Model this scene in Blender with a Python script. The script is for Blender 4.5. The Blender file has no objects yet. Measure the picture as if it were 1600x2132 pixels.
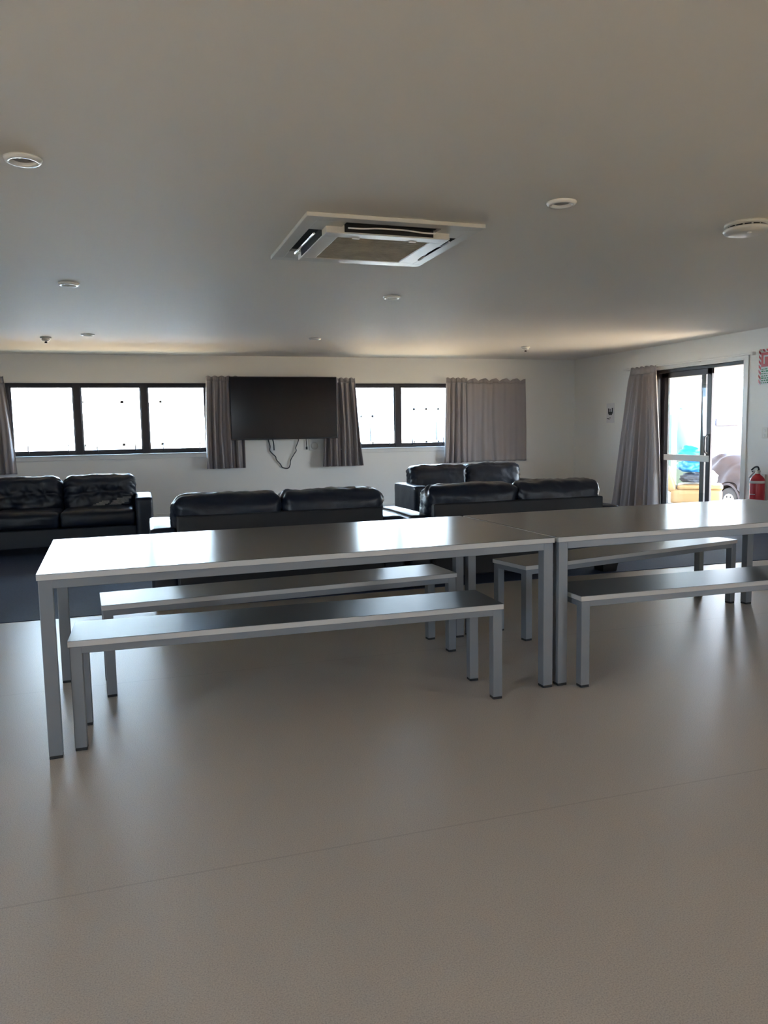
import bpy, bmesh, math, random
from mathutils import Vector, Matrix, noise

random.seed(7)
scene = bpy.context.scene
COL = scene.collection
PI = math.pi

# ------------------------------------------------------------------ camera
F_PX, YAW, PITCH, ROLL, CAM_H = 1616.3, 0.3061, -0.1055, -0.0173, 1.268
cd = bpy.data.cameras.new('camera')
cam = bpy.data.objects.new('camera', cd)
COL.objects.link(cam)
cd.sensor_fit = 'HORIZONTAL'
cd.sensor_width = 36.0
cd.lens = F_PX / 1600.0 * 36.0
cd.clip_start, cd.clip_end = 0.05, 300
fwd = Vector((math.sin(YAW) * math.cos(PITCH), math.cos(YAW) * math.cos(PITCH), math.sin(PITCH)))
rgt = Vector((math.cos(YAW), -math.sin(YAW), 0))
up = rgt.cross(fwd)
R_ = math.cos(ROLL) * rgt + math.sin(ROLL) * up
U_ = -math.sin(ROLL) * rgt + math.cos(ROLL) * up
cam.matrix_world = Matrix(((R_.x, U_.x, -fwd.x, 0), (R_.y, U_.y, -fwd.y, 0), (R_.z, U_.z, -fwd.z, CAM_H), (0, 0, 0, 1)))
scene.camera = cam

# ------------------------------------------------------------------ sky, sun, exposure
world = bpy.data.worlds.new('sky')
scene.world = world
world.use_nodes = True
wn = world.node_tree
bg = wn.nodes['Background']
tc = wn.nodes.new('ShaderNodeTexCoord')
sp = wn.nodes.new('ShaderNodeSeparateXYZ')
rp = wn.nodes.new('ShaderNodeValToRGB')
wn.links.new(tc.outputs['Generated'], sp.inputs[0])
wn.links.new(sp.outputs['Z'], rp.inputs[0])
rp.color_ramp.elements[0].position = 0.0
rp.color_ramp.elements[0].color = (0.74, 0.87, 1.0, 1)
rp.color_ramp.elements[1].position = 0.7
rp.color_ramp.elements[1].color = (0.34, 0.60, 1.0, 1)
wn.links.new(rp.outputs[0], bg.inputs['Color'])
bg.inputs['Strength'].default_value = 1.8

sun = bpy.data.lights.new('sun', 'SUN')
sun.energy = 10.0
sun.angle = 0.009
sun.color = (1.0, 0.93, 0.82)
so = bpy.data.objects.new('sun', sun)
COL.objects.link(so)
SUN_DIR = Vector((0.35, -0.50, 0.80)).normalized()          # towards the sun
so.rotation_euler = SUN_DIR.to_track_quat('Z', 'Y').to_euler()
so.location = (5, 20, 30)

def portal(name, loc, rot, sx, sy):
    l = bpy.data.lights.new(name, 'AREA')
    l.shape = 'RECTANGLE'; l.size = sx; l.size_y = sy
    l.cycles.is_portal = True
    o = bpy.data.objects.new(name, l); COL.objects.link(o)
    o.location = loc; o.rotation_euler = rot

RX0, RX1, RY0, RY1, CH = -4.2, 7.22, -3.6, 11.863, 2.4
WT = 0.16                                                   # wall thickness
portal('portal_left_window', (-0.32, RY1 + WT + .02, 1.49), (-PI / 2, 0, 0), 2.7, 1.0)
portal('portal_right_window', (4.5, RY1 + WT + .02, 1.49), (-PI / 2, 0, 0), 2.8, 1.0)
portal('portal_door', (RX1 + WT + .02, 8.81, 1.02), (0, PI / 2, 0), 2.04, 1.7)
portal('portal_side', (RX0 - WT - .02, -.95, 1.4), (0, -PI / 2, 0), 1.2, 1.3)

portal('portal_fill_right', (RX1 + WT + .02, -1.85, 1.4), (0, PI / 2, 0), 1.2, 1.1)  # sampling portal for the added fill opening behind the camera

vs = scene.view_settings
vs.view_transform = 'Standard'
vs.look = 'None'
vs.gamma = 1.0
vs.use_curve_mapping = False
vs.exposure = 4.3
scene.cycles.use_denoising = True
scene.cycles.max_bounces = 14
scene.cycles.diffuse_bounces = 8
scene.cycles.glossy_bounces = 6
scene.cycles.transparent_max_bounces = 16
scene.cycles.sample_clamp_indirect = 8.0
scene.cycles.caustics_reflective = False
scene.cycles.caustics_refractive = False

# ------------------------------------------------------------------ materials
def mat(name, col, rough=0.5, metal=0.0, bump=0.0, bscale=60.0, var=0.0, vscale=6.0, spec=0.5, stretch=None):
    m = bpy.data.materials.new(name)
    m.use_nodes = True
    t = m.node_tree
    b = t.nodes['Principled BSDF']
    b.inputs['Base Color'].default_value = (*col, 1)
    b.inputs['Roughness'].default_value = rough
    b.inputs['Metallic'].default_value = metal
    b.inputs['Specular IOR Level'].default_value = spec
    if bump or var:
        co = t.nodes.new('ShaderNodeTexCoord')
        mp = t.nodes.new('ShaderNodeMapping')
        if stretch: mp.inputs['Scale'].default_value = stretch
        t.links.new(co.outputs['Object'], mp.inputs[0])
    if var:
        n = t.nodes.new('ShaderNodeTexNoise')
        n.inputs['Scale'].default_value = vscale
        n.inputs['Detail'].default_value = 6
        t.links.new(mp.outputs[0], n.inputs['Vector'])
        r = t.nodes.new('ShaderNodeValToRGB')
        r.color_ramp.elements[0].position = .3
        r.color_ramp.elements[1].position = .7
        r.color_ramp.elements[0].color = (*[max(0, c * (1 - var)) for c in col], 1)
        r.color_ramp.elements[1].color = (*[min(1, c * (1 + var)) for c in col], 1)
        t.links.new(n.outputs['Fac'], r.inputs[0])
        t.links.new(r.outputs[0], b.inputs['Base Color'])
    if bump:
        n2 = t.nodes.new('ShaderNodeTexNoise')
        n2.inputs['Scale'].default_value = bscale
        n2.inputs['Detail'].default_value = 4
        t.links.new(mp.outputs[0], n2.inputs['Vector'])
        bp = t.nodes.new('ShaderNodeBump')
        bp.inputs['Strength'].default_value = bump
        bp.inputs['Distance'].default_value = .01
        t.links.new(n2.outputs['Fac'], bp.inputs['Height'])
        t.links.new(bp.outputs[0], b.inputs['Normal'])
    return m

def glass_mat(name, tint=(0.96, 0.98, 0.98)):
    m = bpy.data.materials.new(name)
    m.use_nodes = True
    t = m.node_tree
    t.nodes.clear()
    out = t.nodes.new('ShaderNodeOutputMaterial')
    mx = t.nodes.new('ShaderNodeMixShader')
    tr = t.nodes.new('ShaderNodeBsdfTransparent')
    gl = t.nodes.new('ShaderNodeBsdfGlossy')
    fr = t.nodes.new('ShaderNodeFresnel')
    ge = t.nodes.new('ShaderNodeNewGeometry')
    mr = t.nodes.new('ShaderNodeMapRange')
    mr.inputs['To Min'].default_value = 1.35; mr.inputs['To Max'].default_value = 1 / 1.35
    t.links.new(ge.outputs['Backfacing'], mr.inputs[0]); t.links.new(mr.outputs[0], fr.inputs['IOR'])
    tr.inputs['Color'].default_value = (*tint, 1)
    gl.inputs['Roughness'].default_value = 0.02
    t.links.new(fr.outputs[0], mx.inputs[0])
    t.links.new(tr.outputs[0], mx.inputs[1])
    t.links.new(gl.outputs[0], mx.inputs[2])
    t.links.new(mx.outputs[0], out.inputs['Surface'])
    return m

def floor_mat():
    m = mat('speckled_vinyl', (0.40, 0.345, 0.29), 0.26, spec=1.0)
    t = m.node_tree
    b = t.nodes['Principled BSDF']
    co = t.nodes.new('ShaderNodeTexCoord')
    n = t.nodes.new('ShaderNodeTexNoise'); n.inputs['Scale'].default_value = 260; n.inputs['Detail'].default_value = 3
    n3 = t.nodes.new('ShaderNodeTexNoise'); n3.inputs['Scale'].default_value = 1.3; n3.inputs['Detail'].default_value = 5
    r = t.nodes.new('ShaderNodeValToRGB')
    e = r.color_ramp.elements
    e[0].position = .30; e[0].color = (0.345, 0.302, 0.265, 1)
    e[1].position = .70; e[1].color = (0.57, 0.51, 0.45, 1)
    x = e.new(.48); x.color = (0.475, 0.42, 0.37, 1)
    t.links.new(co.outputs['Object'], n.inputs['Vector'])
    t.links.new(co.outputs['Object'], n3.inputs['Vector'])
    t.links.new(n.outputs['Fac'], r.inputs[0])
    # welded seams between the vinyl sheets, 2 m wide
    s = t.nodes.new('ShaderNodeSeparateXYZ'); t.links.new(co.outputs['Object'], s.inputs[0])
    a = t.nodes.new('ShaderNodeMath'); a.operation = 'PINGPONG'; a.inputs[1].default_value = 0.95
    ad = t.nodes.new('ShaderNodeMath'); ad.operation = 'ADD'; ad.inputs[1].default_value = -4.10
    t.links.new(s.outputs['Y'], ad.inputs[0]); t.links.new(ad.outputs[0], a.inputs[0])
    lt = t.nodes.new('ShaderNodeMath'); lt.operation = 'LESS_THAN'; lt.inputs[1].default_value = 0.0035
    t.links.new(a.outputs[0], lt.inputs[0])
    mx = t.nodes.new('ShaderNodeMixRGB'); mx.inputs[2].default_value = (0.2, 0.17, 0.145, 1)
    ms = t.nodes.new('ShaderNodeMath'); ms.operation = 'MULTIPLY'; ms.inputs[1].default_value = .3
    t.links.new(lt.outputs[0], ms.inputs[0]); t.links.new(ms.outputs[0], mx.inputs[0])
    t.links.new(r.outputs[0], mx.inputs[1]); t.links.new(mx.outputs[0], b.inputs['Base Color'])
    mr = t.nodes.new('ShaderNodeMapRange'); mr.inputs['From Min'].default_value = .3; mr.inputs['From Max'].default_value = .7
    mr.inputs['To Min'].default_value = .24; mr.inputs['To Max'].default_value = .29
    t.links.new(n3.outputs['Fac'], mr.inputs[0]); b.inputs['Roughness'].default_value = .36
    n4 = t.nodes.new('ShaderNodeTexNoise'); n4.inputs['Scale'].default_value = 5; n4.inputs['Detail'].default_value = 3
    t.links.new(co.outputs['Object'], n4.inputs['Vector'])
    bp = t.nodes.new('ShaderNodeBump'); bp.inputs['Strength'].default_value = .05; bp.inputs['Distance'].default_value = .01
    t.links.new(n4.outputs['Fac'], bp.inputs['Height']); t.links.new(bp.outputs[0], b.inputs['Normal'])
    return m

M = dict(
    wall=mat('wall_paint', (0.84, 0.83, 0.785), 0.6, bump=.03, bscale=180),
    ceil=mat('ceiling_paint', (0.85, 0.81, 0.735), 0.7, bump=.03, bscale=120),
    floor=floor_mat(),
    carpet=mat('charcoal_carpet', (0.024, 0.038, 0.085), 0.7, bump=.4, bscale=420, var=.25, vscale=90),
    trim=mat('white_gloss_trim', (0.78, 0.77, 0.73), 0.35),
    bronze=mat('dark_bronze_aluminium', (0.035, 0.03, 0.034), 0.4, spec=.4),
    bounce_stop=mat('dark_bounce_absorber', (0.07, 0.055, 0.045), 0.7),  # dark band below view, added to absorb wall bounce
    glass=glass_mat('clear_glass'),
    top=mat('dark_grey_laminate', (0.060, 0.058, 0.054), 0.21, spec=.65, var=.06, vscale=3, stretch=(1, 30, 1)),
    seat=mat('slate_grey_laminate', (0.050, 0.053, 0.058), 0.34, spec=.9, var=.06, vscale=3, stretch=(1, 30, 1)),
    edge=mat('pale_edging', (0.50, 0.48, 0.46), 0.35),
    alu=mat('silver_powder_coat', (0.21, 0.22, 0.24), 0.38, metal=.25),
    rubber=mat('black_rubber', (0.012, 0.012, 0.013), 0.6),
    leather=mat('black_leather', (0.008, 0.013, 0.026), 0.36, bump=.12, bscale=55),
    leather_back=mat('black_backing_leather', (0.007, 0.008, 0.012), 0.5, bump=.08, bscale=60),
    worn=mat('peeled_leather_backing', (0.30, 0.29, 0.28), 0.8, var=.2, vscale=60),
    curtain=mat('taupe_curtain_cloth', (0.35, 0.315, 0.31), 0.8, bump=.15, bscale=300),
    tvb=mat('black_plastic', (0.012, 0.012, 0.013), 0.35),
    screen=mat('dark_screen', (0.007, 0.005, 0.008), 0.15, spec=.25),
    white=mat('white_plastic', (0.72, 0.70, 0.64), 0.35),
    ring=mat('white_enamel', (0.9, 0.89, 0.86), 0.25),
    grille=mat('beige_air_filter_grille', (0.40, 0.36, 0.28), 0.7, var=.18, vscale=9),
    dark=mat('dark_void', (0.02, 0.018, 0.016), 0.8),
    recess_grey=mat('lamp_recess_shade', (0.32, 0.30, 0.27), 0.4),  # grey carries the shade of the lamp recess
    metal=mat('pale_metal', (0.62, 0.60, 0.55), 0.3, metal=.6),
    red=mat('red_enamel', (0.50, 0.025, 0.04), 0.3),
    paper=mat('white_paper', (0.74, 0.73, 0.74), 0.8),
    ink=mat('dark_ink', (0.05, 0.05, 0.05), 0.8),
    green=mat('green_print', (0.03, 0.22, 0.10), 0.6),
    label=mat('pale_label', (0.68, 0.62, 0.60), 0.6),
    cable=mat('dark_cable', (0.03, 0.032, 0.035), 0.5),
    tan=mat('tan_vinyl_upholstery', (0.36, 0.22, 0.10), 0.5, bump=.05, bscale=40),
    blue=mat('blue_tarpaulin', (0.015, 0.19, 0.50), 0.4, bump=.4, bscale=18),
    cyan=mat('turquoise_tarpaulin', (0.02, 0.38, 0.58), 0.4, bump=.4, bscale=18),
    greybag=mat('slate_grey_cloth', (0.06, 0.065, 0.09), 0.7, bump=.3, bscale=25),
    whitebag=mat('white_plastic_bag', (0.75, 0.77, 0.8), 0.4, bump=.5, bscale=20),
    cover=mat('mauve_grey_cover_cloth', (0.07, 0.052, 0.052), 0.75, bump=.3, bscale=14),
    tyre=mat('worn_tyre', (0.06, 0.052, 0.048), 0.8),
    hub=mat('pale_hub', (0.7, 0.69, 0.67), 0.4),
    ground=mat('brown_gravel', (0.30, 0.215, 0.13), 0.9, var=.15, vscale=20),
    deck=mat('pale_concrete', (0.42, 0.37, 0.31), 0.8, var=.08, vscale=10),
    clad=mat('blue_tinted_weatherboard', (0.68, 0.82, 0.95), 0.6),  # white boards tinted blue to cool the window reflections
    roofing=mat('grey_roofing_iron', (0.30, 0.30, 0.33), 0.5),
    barge=mat('dark_grey_barge_paint', (0.02, 0.02, 0.024), 0.7),
    purple=mat('dusky_purple_roofing', (0.022, 0.018, 0.05), 0.8),
    teal=mat('pale_teal_plastic', (0.02, 0.048, 0.05), 0.7),
    leaf=mat('dark_foliage', (0.04, 0.07, 0.03), 0.8, var=.4, vscale=8),
)
# ------------------------------------------------------------------ helpers
def tag(o, label=None, cat=None, group=None, kind=None):
    if label: o['label'] = label
    if cat: o['category'] = cat
    if group: o['group'] = group
    if kind: o['kind'] = kind
    return o

def empty(name, loc=(0, 0, 0), rz=0.0):
    o = bpy.data.objects.new(name, None)
    COL.objects.link(o)
    o.location = loc
    o.rotation_euler = (0, 0, rz)
    o.empty_display_size = .1
    return o

def obj(name, bm, m, parent=None, smooth=False, mats=None):
    me = bpy.data.meshes.new(name)
    bmesh.ops.recalc_face_normals(bm, faces=bm.faces)
    bm.to_mesh(me); bm.free()
    for mm in (mats or [m]): me.materials.append(mm)
    if smooth:
        for p in me.polygons: p.use_smooth = True
    o = bpy.data.objects.new(name, me)
    COL.objects.link(o)
    if parent: o.parent = parent
    return o

def box(bm, x0, x1, y0, y1, z0, z1, bev=0.0, seg=2, mi=0):
    t = bmesh.new()
    bmesh.ops.create_cube(t, size=1)
    bmesh.ops.scale(t, vec=(x1 - x0, y1 - y0, z1 - z0), verts=t.verts)
    bmesh.ops.translate(t, vec=((x0 + x1) / 2, (y0 + y1) / 2, (z0 + z1) / 2), verts=t.verts)
    if bev: bmesh.ops.bevel(t, geom=t.edges[:], offset=bev, segments=seg, affect='EDGES', profile=.5)
    merge(bm, t, mi=mi)
    return bm

def merge(bm, t, mat4=None, mi=0):
    vm = {}
    for v in t.verts:
        vm[v] = bm.verts.new(mat4 @ v.co if mat4 else v.co)
    for f in t.faces:
        try:
            nf = bm.faces.new([vm[v] for v in f.verts]); nf.smooth = f.smooth; nf.material_index = mi
        except ValueError:
            pass
    t.free()

def B(*a, **k): return box(bmesh.new(), *a, **k)

def lathe(bm, prof, n=32, c=(0, 0, 0), axis='Z', mi=0):
    """prof: (radius, height) pairs"""
    rings = []
    def place(r, h, a):
        u, v = r * math.cos(a), r * math.sin(a)
        if axis == 'Z': return (c[0] + u, c[1] + v, c[2] + h)
        if axis == 'X': return (c[0] + h, c[1] + u, c[2] + v)
        return (c[0] + u, c[1] + h, c[2] + v)
    for r, h in prof:
        if r < 1e-6: rings.append([bm.verts.new(place(0, h, 0))])
        else: rings.append([bm.verts.new(place(r, h, 2 * PI * i / n)) for i in range(n)])
    for a, b in zip(rings, rings[1:]):
        for i in range(n):
            j = (i + 1) % n
            if len(a) == 1 and len(b) == 1: continue
            if len(a) == 1: f = bm.faces.new((a[0], b[j], b[i]))
            elif len(b) == 1: f = bm.faces.new((a[i], a[j], b[0]))
            else: f = bm.faces.new((a[i], a[j], b[j], b[i]))
            f.smooth = True; f.material_index = mi
    return bm

def tube(bm, pts, r, n=8, cap=True):
    pts = [Vector(p) for p in pts]
    rings = []
    for i, p in enumerate(pts):
        d = (pts[min(i + 1, len(pts) - 1)] - pts[max(i - 1, 0)]).normalized()
        a = d.orthogonal().normalized() if i == 0 else (rings_a - d * rings_a.dot(d)).normalized()
        rings_a = a
        b = d.cross(a)
        rings.append([bm.verts.new(p + r * (math.cos(2 * PI * k / n) * a + math.sin(2 * PI * k / n) * b)) for k in range(n)])
    for q, w in zip(rings, rings[1:]):
        for k in range(n):
            f = bm.faces.new((q[k], q[(k + 1) % n], w[(k + 1) % n], w[k])); f.smooth = True
    if cap:
        bm.faces.new(rings[0][::-1]); bm.faces.new(rings[-1])
    return bm

def spline(pts, n=8):
    pts = [Vector(p) for p in pts]
    out = []
    for i in range(len(pts) - 1):
        p0, p1, p2, p3 = pts[max(i - 1, 0)], pts[i], pts[i + 1], pts[min(i + 2, len(pts) - 1)]
        for k in range(n):
            t = k / n
            out.append(.5 * ((2 * p1) + (p2 - p0) * t + (2 * p0 - 5 * p1 + 4 * p2 - p3) * t * t + (3 * p1 - p0 - 3 * p2 + p3) * t ** 3))
    out.append(pts[-1])
    return out

def prism(bm, poly, d0, d1, axis='Y', mi=0):
    """extrude a polygon of (u, z) along an axis"""
    def pt(u, z, d): return (u, d, z) if axis == 'Y' else (d, u, z)
    a = [bm.verts.new(pt(u, z, d0)) for u, z in poly]
    b = [bm.verts.new(pt(u, z, d1)) for u, z in poly]
    fs = [bm.faces.new(a[::-1]), bm.faces.new(b)]
    for i in range(len(poly)):
        j = (i + 1) % len(poly)
        fs.append(bm.faces.new((a[i], a[j], b[j], b[i])))
    for f in fs: f.material_index = mi
    return bm

def walls(name, axis, plane0, plane1, u0, u1, z0, z1, holes, m):
    """a wall slab with rectangular holes (ua, ub, za, zb)"""
    bm = bmesh.new()
    us = sorted({u0, u1, *[h[0] for h in holes], *[h[1] for h in holes]})
    zs = sorted({z0, z1, *[h[2] for h in holes], *[h[3] for h in holes]})
    def solid(i, k):
        if i < 0 or k < 0 or i >= len(us) - 1 or k >= len(zs) - 1: return False
        cu, cz = (us[i] + us[i + 1]) / 2, (zs[k] + zs[k + 1]) / 2
        return not any(h[0] < cu < h[1] and h[2] < cz < h[3] for h in holes)
    cache = {}
    def V(u, d, z):
        key = (round(u, 5), round(d, 5), round(z, 5))
        if key not in cache: cache[key] = bm.verts.new((u, d, z) if axis == 'Y' else (d, u, z))
        return cache[key]
    for i in range(len(us) - 1):
        for k in range(len(zs) - 1):
            if not solid(i, k): continue
            a, b, c, d = us[i], us[i + 1], zs[k], zs[k + 1]
            for pl in (plane0, plane1):
                bm.faces.new((V(a, pl, c), V(b, pl, c), V(b, pl, d), V(a, pl, d)))
            if not solid(i - 1, k): bm.faces.new((V(a, plane0, c), V(a, plane1, c), V(a, plane1, d), V(a, plane0, d)))
            if not solid(i + 1, k): bm.faces.new((V(b, plane0, c), V(b, plane1, c), V(b, plane1, d), V(b, plane0, d)))
            if not solid(i, k - 1): bm.faces.new((V(a, plane0, c), V(b, plane0, c), V(b, plane1, c), V(a, plane1, c)))
            if not solid(i, k + 1): bm.faces.new((V(a, plane0, d), V(b, plane0, d), V(b, plane1, d), V(a, plane1, d)))
    return tag(obj(name, bm, m), kind='structure')

# ------------------------------------------------------------------ the room
W1 = (-1.69, 1.05, 0.985, 2.0)
W2 = (3.11, 5.88, 0.985, 2.0)
DR = (7.93, 9.68, 0.0, 2.05)
CARPET_Y = 5.74
tag(obj('floor', B(RX0 - WT, RX1 + WT, RY0 - WT, CARPET_Y, -.12, 0), M['floor']), kind='structure')
tag(obj('floor_carpet', B(RX0 - WT, RX1 + WT, CARPET_Y, RY1 + WT, -.12, 0.004), M['carpet']), kind='structure')
tag(obj('ceiling', B(RX0 - WT, RX1 + WT, RY0 - WT, RY1 + WT, CH, CH + .12), M['ceil']), kind='structure')
walls('wall_back', 'Y', RY1, RY1 + WT, RX0 - WT, RX1 + WT, 0, CH, [W1, W2], M['wall'])
walls('wall_right', 'X', RX1, RX1 + WT, RY0, RY1, 0, CH, [DR, (-2.4, -1.3, .8, 2.0)], M['wall'])  # opening behind the camera is invented to let fill light in
walls('wall_left', 'X', RX0 - WT, RX0, RY0, RY1, 0, CH, [(-1.6, -.3, .8, 2.0)], M['wall'])
walls('wall_rear', 'Y', RY0 - WT, RY0, RX0 - WT, RX1 + WT, 0, CH, [(2.75, 3.0, 1.5, 2.0)], M['wall'])
tag(obj('baseboard_back', B(RX0, RX1, RY1 - .014, RY1, 0.004, .09, .004), M['trim']), kind='structure')
bm = B(RX1 - .014, RX1, 9.76, RY1 - .014, 0.004, .09, .004)
tag(obj('baseboard_right', box(bm, RX1 - .014, RX1, RY0, 7.85, 0.0, .09, .004), M['trim']), kind='structure')
# back eave with gutter, plus deep unseen slabs added to block the sun
e = bmesh.new()
box(e, RX0 - .8, RX1 + .75, RY1 + WT, RY1 + WT + .65, 2.42, 2.5)
box(e, RX0 - .8, RX1 + .75, RY1 + WT + .58, RY1 + WT + .68, 2.38, 2.54, .01)
box(e, RX0 - .8, RX1 + .75, RY0 - WT - 2.4, RY0 - WT, 2.42, 2.5); box(e, RX1 + WT, RX1 + 2.2, RY0 - WT, 6.5, 2.42, 2.5)  # unseen deep slabs, added to keep sun out of the openings
tag(obj('trim_eave_sunblock', e, M['trim']), kind='structure')

def window(name, w, npane):
    x0, x1, z0, z1 = w
    yf = RY1 + .06                       # frame plane, set back in the reveal
    bm = bmesh.new()
    t = .042
    box(bm, x0, x1, yf, yf + .06, z1 - t, z1, .004); box(bm, x0, x1, yf, yf + .06, z0, z0 + t, .004)
    box(bm, x0, x0 + t, yf + .001, yf + .059, z0, z1, .004); box(bm, x1 - t, x1, yf + .001, yf + .059, z0, z1, .004)
    st = (x1 - x0) / npane
    for i in range(1, npane):
        box(bm, x0 + i * st - .05, x0 + i * st + .05, yf - .004, yf + .064, z0 + .002, z1 - .002, .004)
    root = tag(obj(name, bm, M['bronze']), kind='structure')
    for i in range(npane):
        a, b = x0 + i * st + .03, x0 + (i + 1) * st - .03
        s = bmesh.new()                  # opening sash
        box(s, a, b, yf + .012, yf + .05, z1 - .066, z1 - .035, .003); box(s, a, b, yf + .012, yf + .05, z0 + .035, z0 + .066, .003)
        box(s, a, a + .035, yf + .012, yf + .05, z0 + .035, z1 - .035, .003); box(s, b - .035, b, yf + .012, yf + .05, z0 + .035, z1 - .035, .003)
        sash = obj('sash', s, M['bronze'], root)
        obj('window_pane', B(a + .02, b - .02, yf + .028, yf + .032, z0 + .05, z1 - .05), M['glass'], sash)
        for q in (a + .2, b - .13):
            h = bmesh.new()
            box(h, q, q + .022, yf - .02, yf + .012, z0 + .03, z0 + .055, .003)
            tube(h, [(q + .011, yf - .012, z0 + .05), (q + .006, yf - .016, z0 + .09), (q + .013, yf - .014, z0 + .15)], .007)
            obj('window_stay', h, M['bronze'], root)
    l = bmesh.new()                      # white reveal lining and flat architrave
    box(l, x0 - .001, x1 + .001, RY1 - .012, yf, z1, z1 + .018); box(l, x0 - .02, x0, RY1 - .012, yf, z0, z1 + .018); box(l, x1, x1 + .02, RY1 - .012, yf, z0, z1 + .018)
    obj('window_lining', l, M['trim'], root)
    s = bmesh.new()
    box(s, x0 - .06, x1 + .06, RY1 - .03, yf, z0 - .02, z0, .005); box(s, x0 - .05, x1 + .05, RY1 - .016, RY1, z0 - .075, z0 - .02, .004)
    obj('window_sill', s, M['trim'], root)
    return root
window('window_1', W1, 3)
window('window_2', W2, 3)

# sliding glass door in the right wall, pushed open
def sliding_door():
    y0, y1, z0, z1 = DR
    xf = RX1 + .03
    bm = bmesh.new()
    box(bm, xf, xf + .11, y0, y1, z1 - .045, z1, .004); box(bm, xf, xf + .11, y0, y1, 0, .03, .004)
    box(bm, xf + .001, xf + .109, y1 - .045, y1, 0, z1, .004); box(bm, xf + .08, xf + .109, y0, y0 + .03, 0, z1, .004)
    root = tag(obj('door_1', bm, M['bronze']), kind='structure')
    def leaf(name, xa, ya, yb, rail_mat):
        s = bmesh.new()
        box(s, xa, xa + .035, ya, yb, z1 - .12, z1 - .045, .004); box(s, xa, xa + .035, ya, yb, .03, .14, .004)
        box(s, xa, xa + .035, ya, ya + .085, .03, z1 - .045, .004); box(s, xa, xa + .035, yb - .075, yb, .03, z1 - .045, .004)
        d = obj(name, s, M['bronze'], root)
        obj('door_pane', B(xa + .015, xa + .02, ya + .07, yb - .06, .12, z1 - .1), M['glass'], d)
        if rail_mat: obj('door_rail', B(xa - .002, xa + .037, ya + .02, yb - .0, .765, .85, .004), rail_mat, d)
        return d
    leaf('fixed_leaf', xf + .062, 8.72, y1 - .04, None)
    d = leaf('sliding_leaf', xf + .012, 8.545, 9.5, M['trim'])
    h = bmesh.new()
    box(h, xf + .004, xf + .012, 8.56, 8.60, .86, 1.14, .003)
    tube(h, spline([(xf + .006, 8.585, .88), (xf - .045, 8.585, .91), (xf - .05, 8.585, 1.0), (xf - .045, 8.585, 1.09), (xf + .006, 8.585, 1.12)]), .012)
    obj('door_handle', h, M['tvb'], d)
    t = bmesh.new()
    box(t, RX1 - .014, xf + .1, y0 - .02, y0, 0, z1 + .02); box(t, RX1 - .014, xf + .02, y1, y1 + .02, 0, z1 + .02)
    box(t, RX1 - .014, xf + .1, y0 - .02, y1 + .02, z1, z1 + .02)
    box(t, RX1 - .016, RX1, y0 - .08, y0 - .015, 0, z1 + .075, .004); box(t, RX1 - .016, RX1, y1 + .015, y1 + .08, 0, z1 + .075, .004)
    box(t, RX1 - .0165, RX1, y0 - .08, y1 + .08, z1 + .015, z1 + .075, .004)
    tag(obj('trim_door', t, M['trim']), kind='structure')
sliding_door()

# ------------------------------------------------------------------ tables and benches
def make_table(name, label, cat, L, Wd, H, loc, rz, leg=.052, rail=.05, group=None):
    root = empty(name, loc, rz)
    tag(root, label, cat, group)
    TH = .025
    t = B(0, L, 0, Wd, H - .0016, H, .0006, 1)
    top = obj('table_top' if cat == 'table' else 'seat', t, M['top' if cat == 'table' else 'seat'], root)
    obj('edging', B(0, L, 0, Wd, H - TH, H - .0016, .0012, 1), M['edge'], top)
    r = bmesh.new()
    i = .006
    zr0, zr1 = H - TH - rail, H - TH
    box(r, i, L - i, i, i + .03, zr0, zr1, .002); box(r, i, L - i, Wd - i - .03, Wd - i, zr0, zr1, .002)
    box(r, i, i + .03, i + .03, Wd - i - .03, zr0, zr1, .002); box(r, L - i - .03, L - i, i + .03, Wd - i - .03, zr0, zr1, .002)
    obj('frame', r, M['alu'], root)
    for lx in (i - .001, L - i - leg + .001):
        for ly in (i - .001, Wd - i - leg + .001):
            lg = obj('leg', B(lx, lx + leg, ly, ly + leg, .012, zr1 - .0005, .003), M['alu'], root)
            obj('foot_cap', B(lx + .001, lx + leg - .001, ly + .001, ly + leg - .001, 0, .0125, .002), M['rubber'], lg)
    return root

TH_ = 0.0344
def along(x, y, a, d): return (x + d * math.cos(a), y + d * math.sin(a), 0)
TX, TY, TL, TD = -0.392, 3.193, 2.285, 1.064
make_table('dining_table', 'left long grey table with silver legs, its top glaring with window reflections', 'table', TL, TD, .74, (TX, TY, 0), TH_, rail=.035, group='long dining tables')
make_table('dining_table', 'right long grey table with silver legs, cut off by the right frame edge', 'table', 2.22, TD, .74, along(TX, TY, TH_, TL + .0204), TH_, rail=.035, group='long dining tables')
BG = 'benches at the long tables'
BH = .4556
make_table('bench', 'low grey bench with silver legs, along the front of the left table, nearest the camera', 'bench', 1.89, .339, BH, (-.30, 3.246, 0), TH_ - .055, leg=.047, rail=.03, group=BG)
make_table('bench', 'low grey bench under the left table, in front of the middle sofa', 'bench', 1.896, .337, BH, (-.198, 3.881, 0), TH_ + .0325, leg=.047, rail=.03, group=BG)
make_table('bench', 'low grey bench at the front of the right table, cut off by the frame', 'bench', 1.89, .345, BH, (2.002, 3.210, 0), TH_ - .048, leg=.047, rail=.03, group=BG)
make_table('bench', 'low grey bench set askew behind the right table, nearest the right sofa', 'bench', 1.895, .326, BH, (2.150, 4.0475, 0), TH_ + .1613, leg=.047, rail=.03, group=BG)

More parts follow.
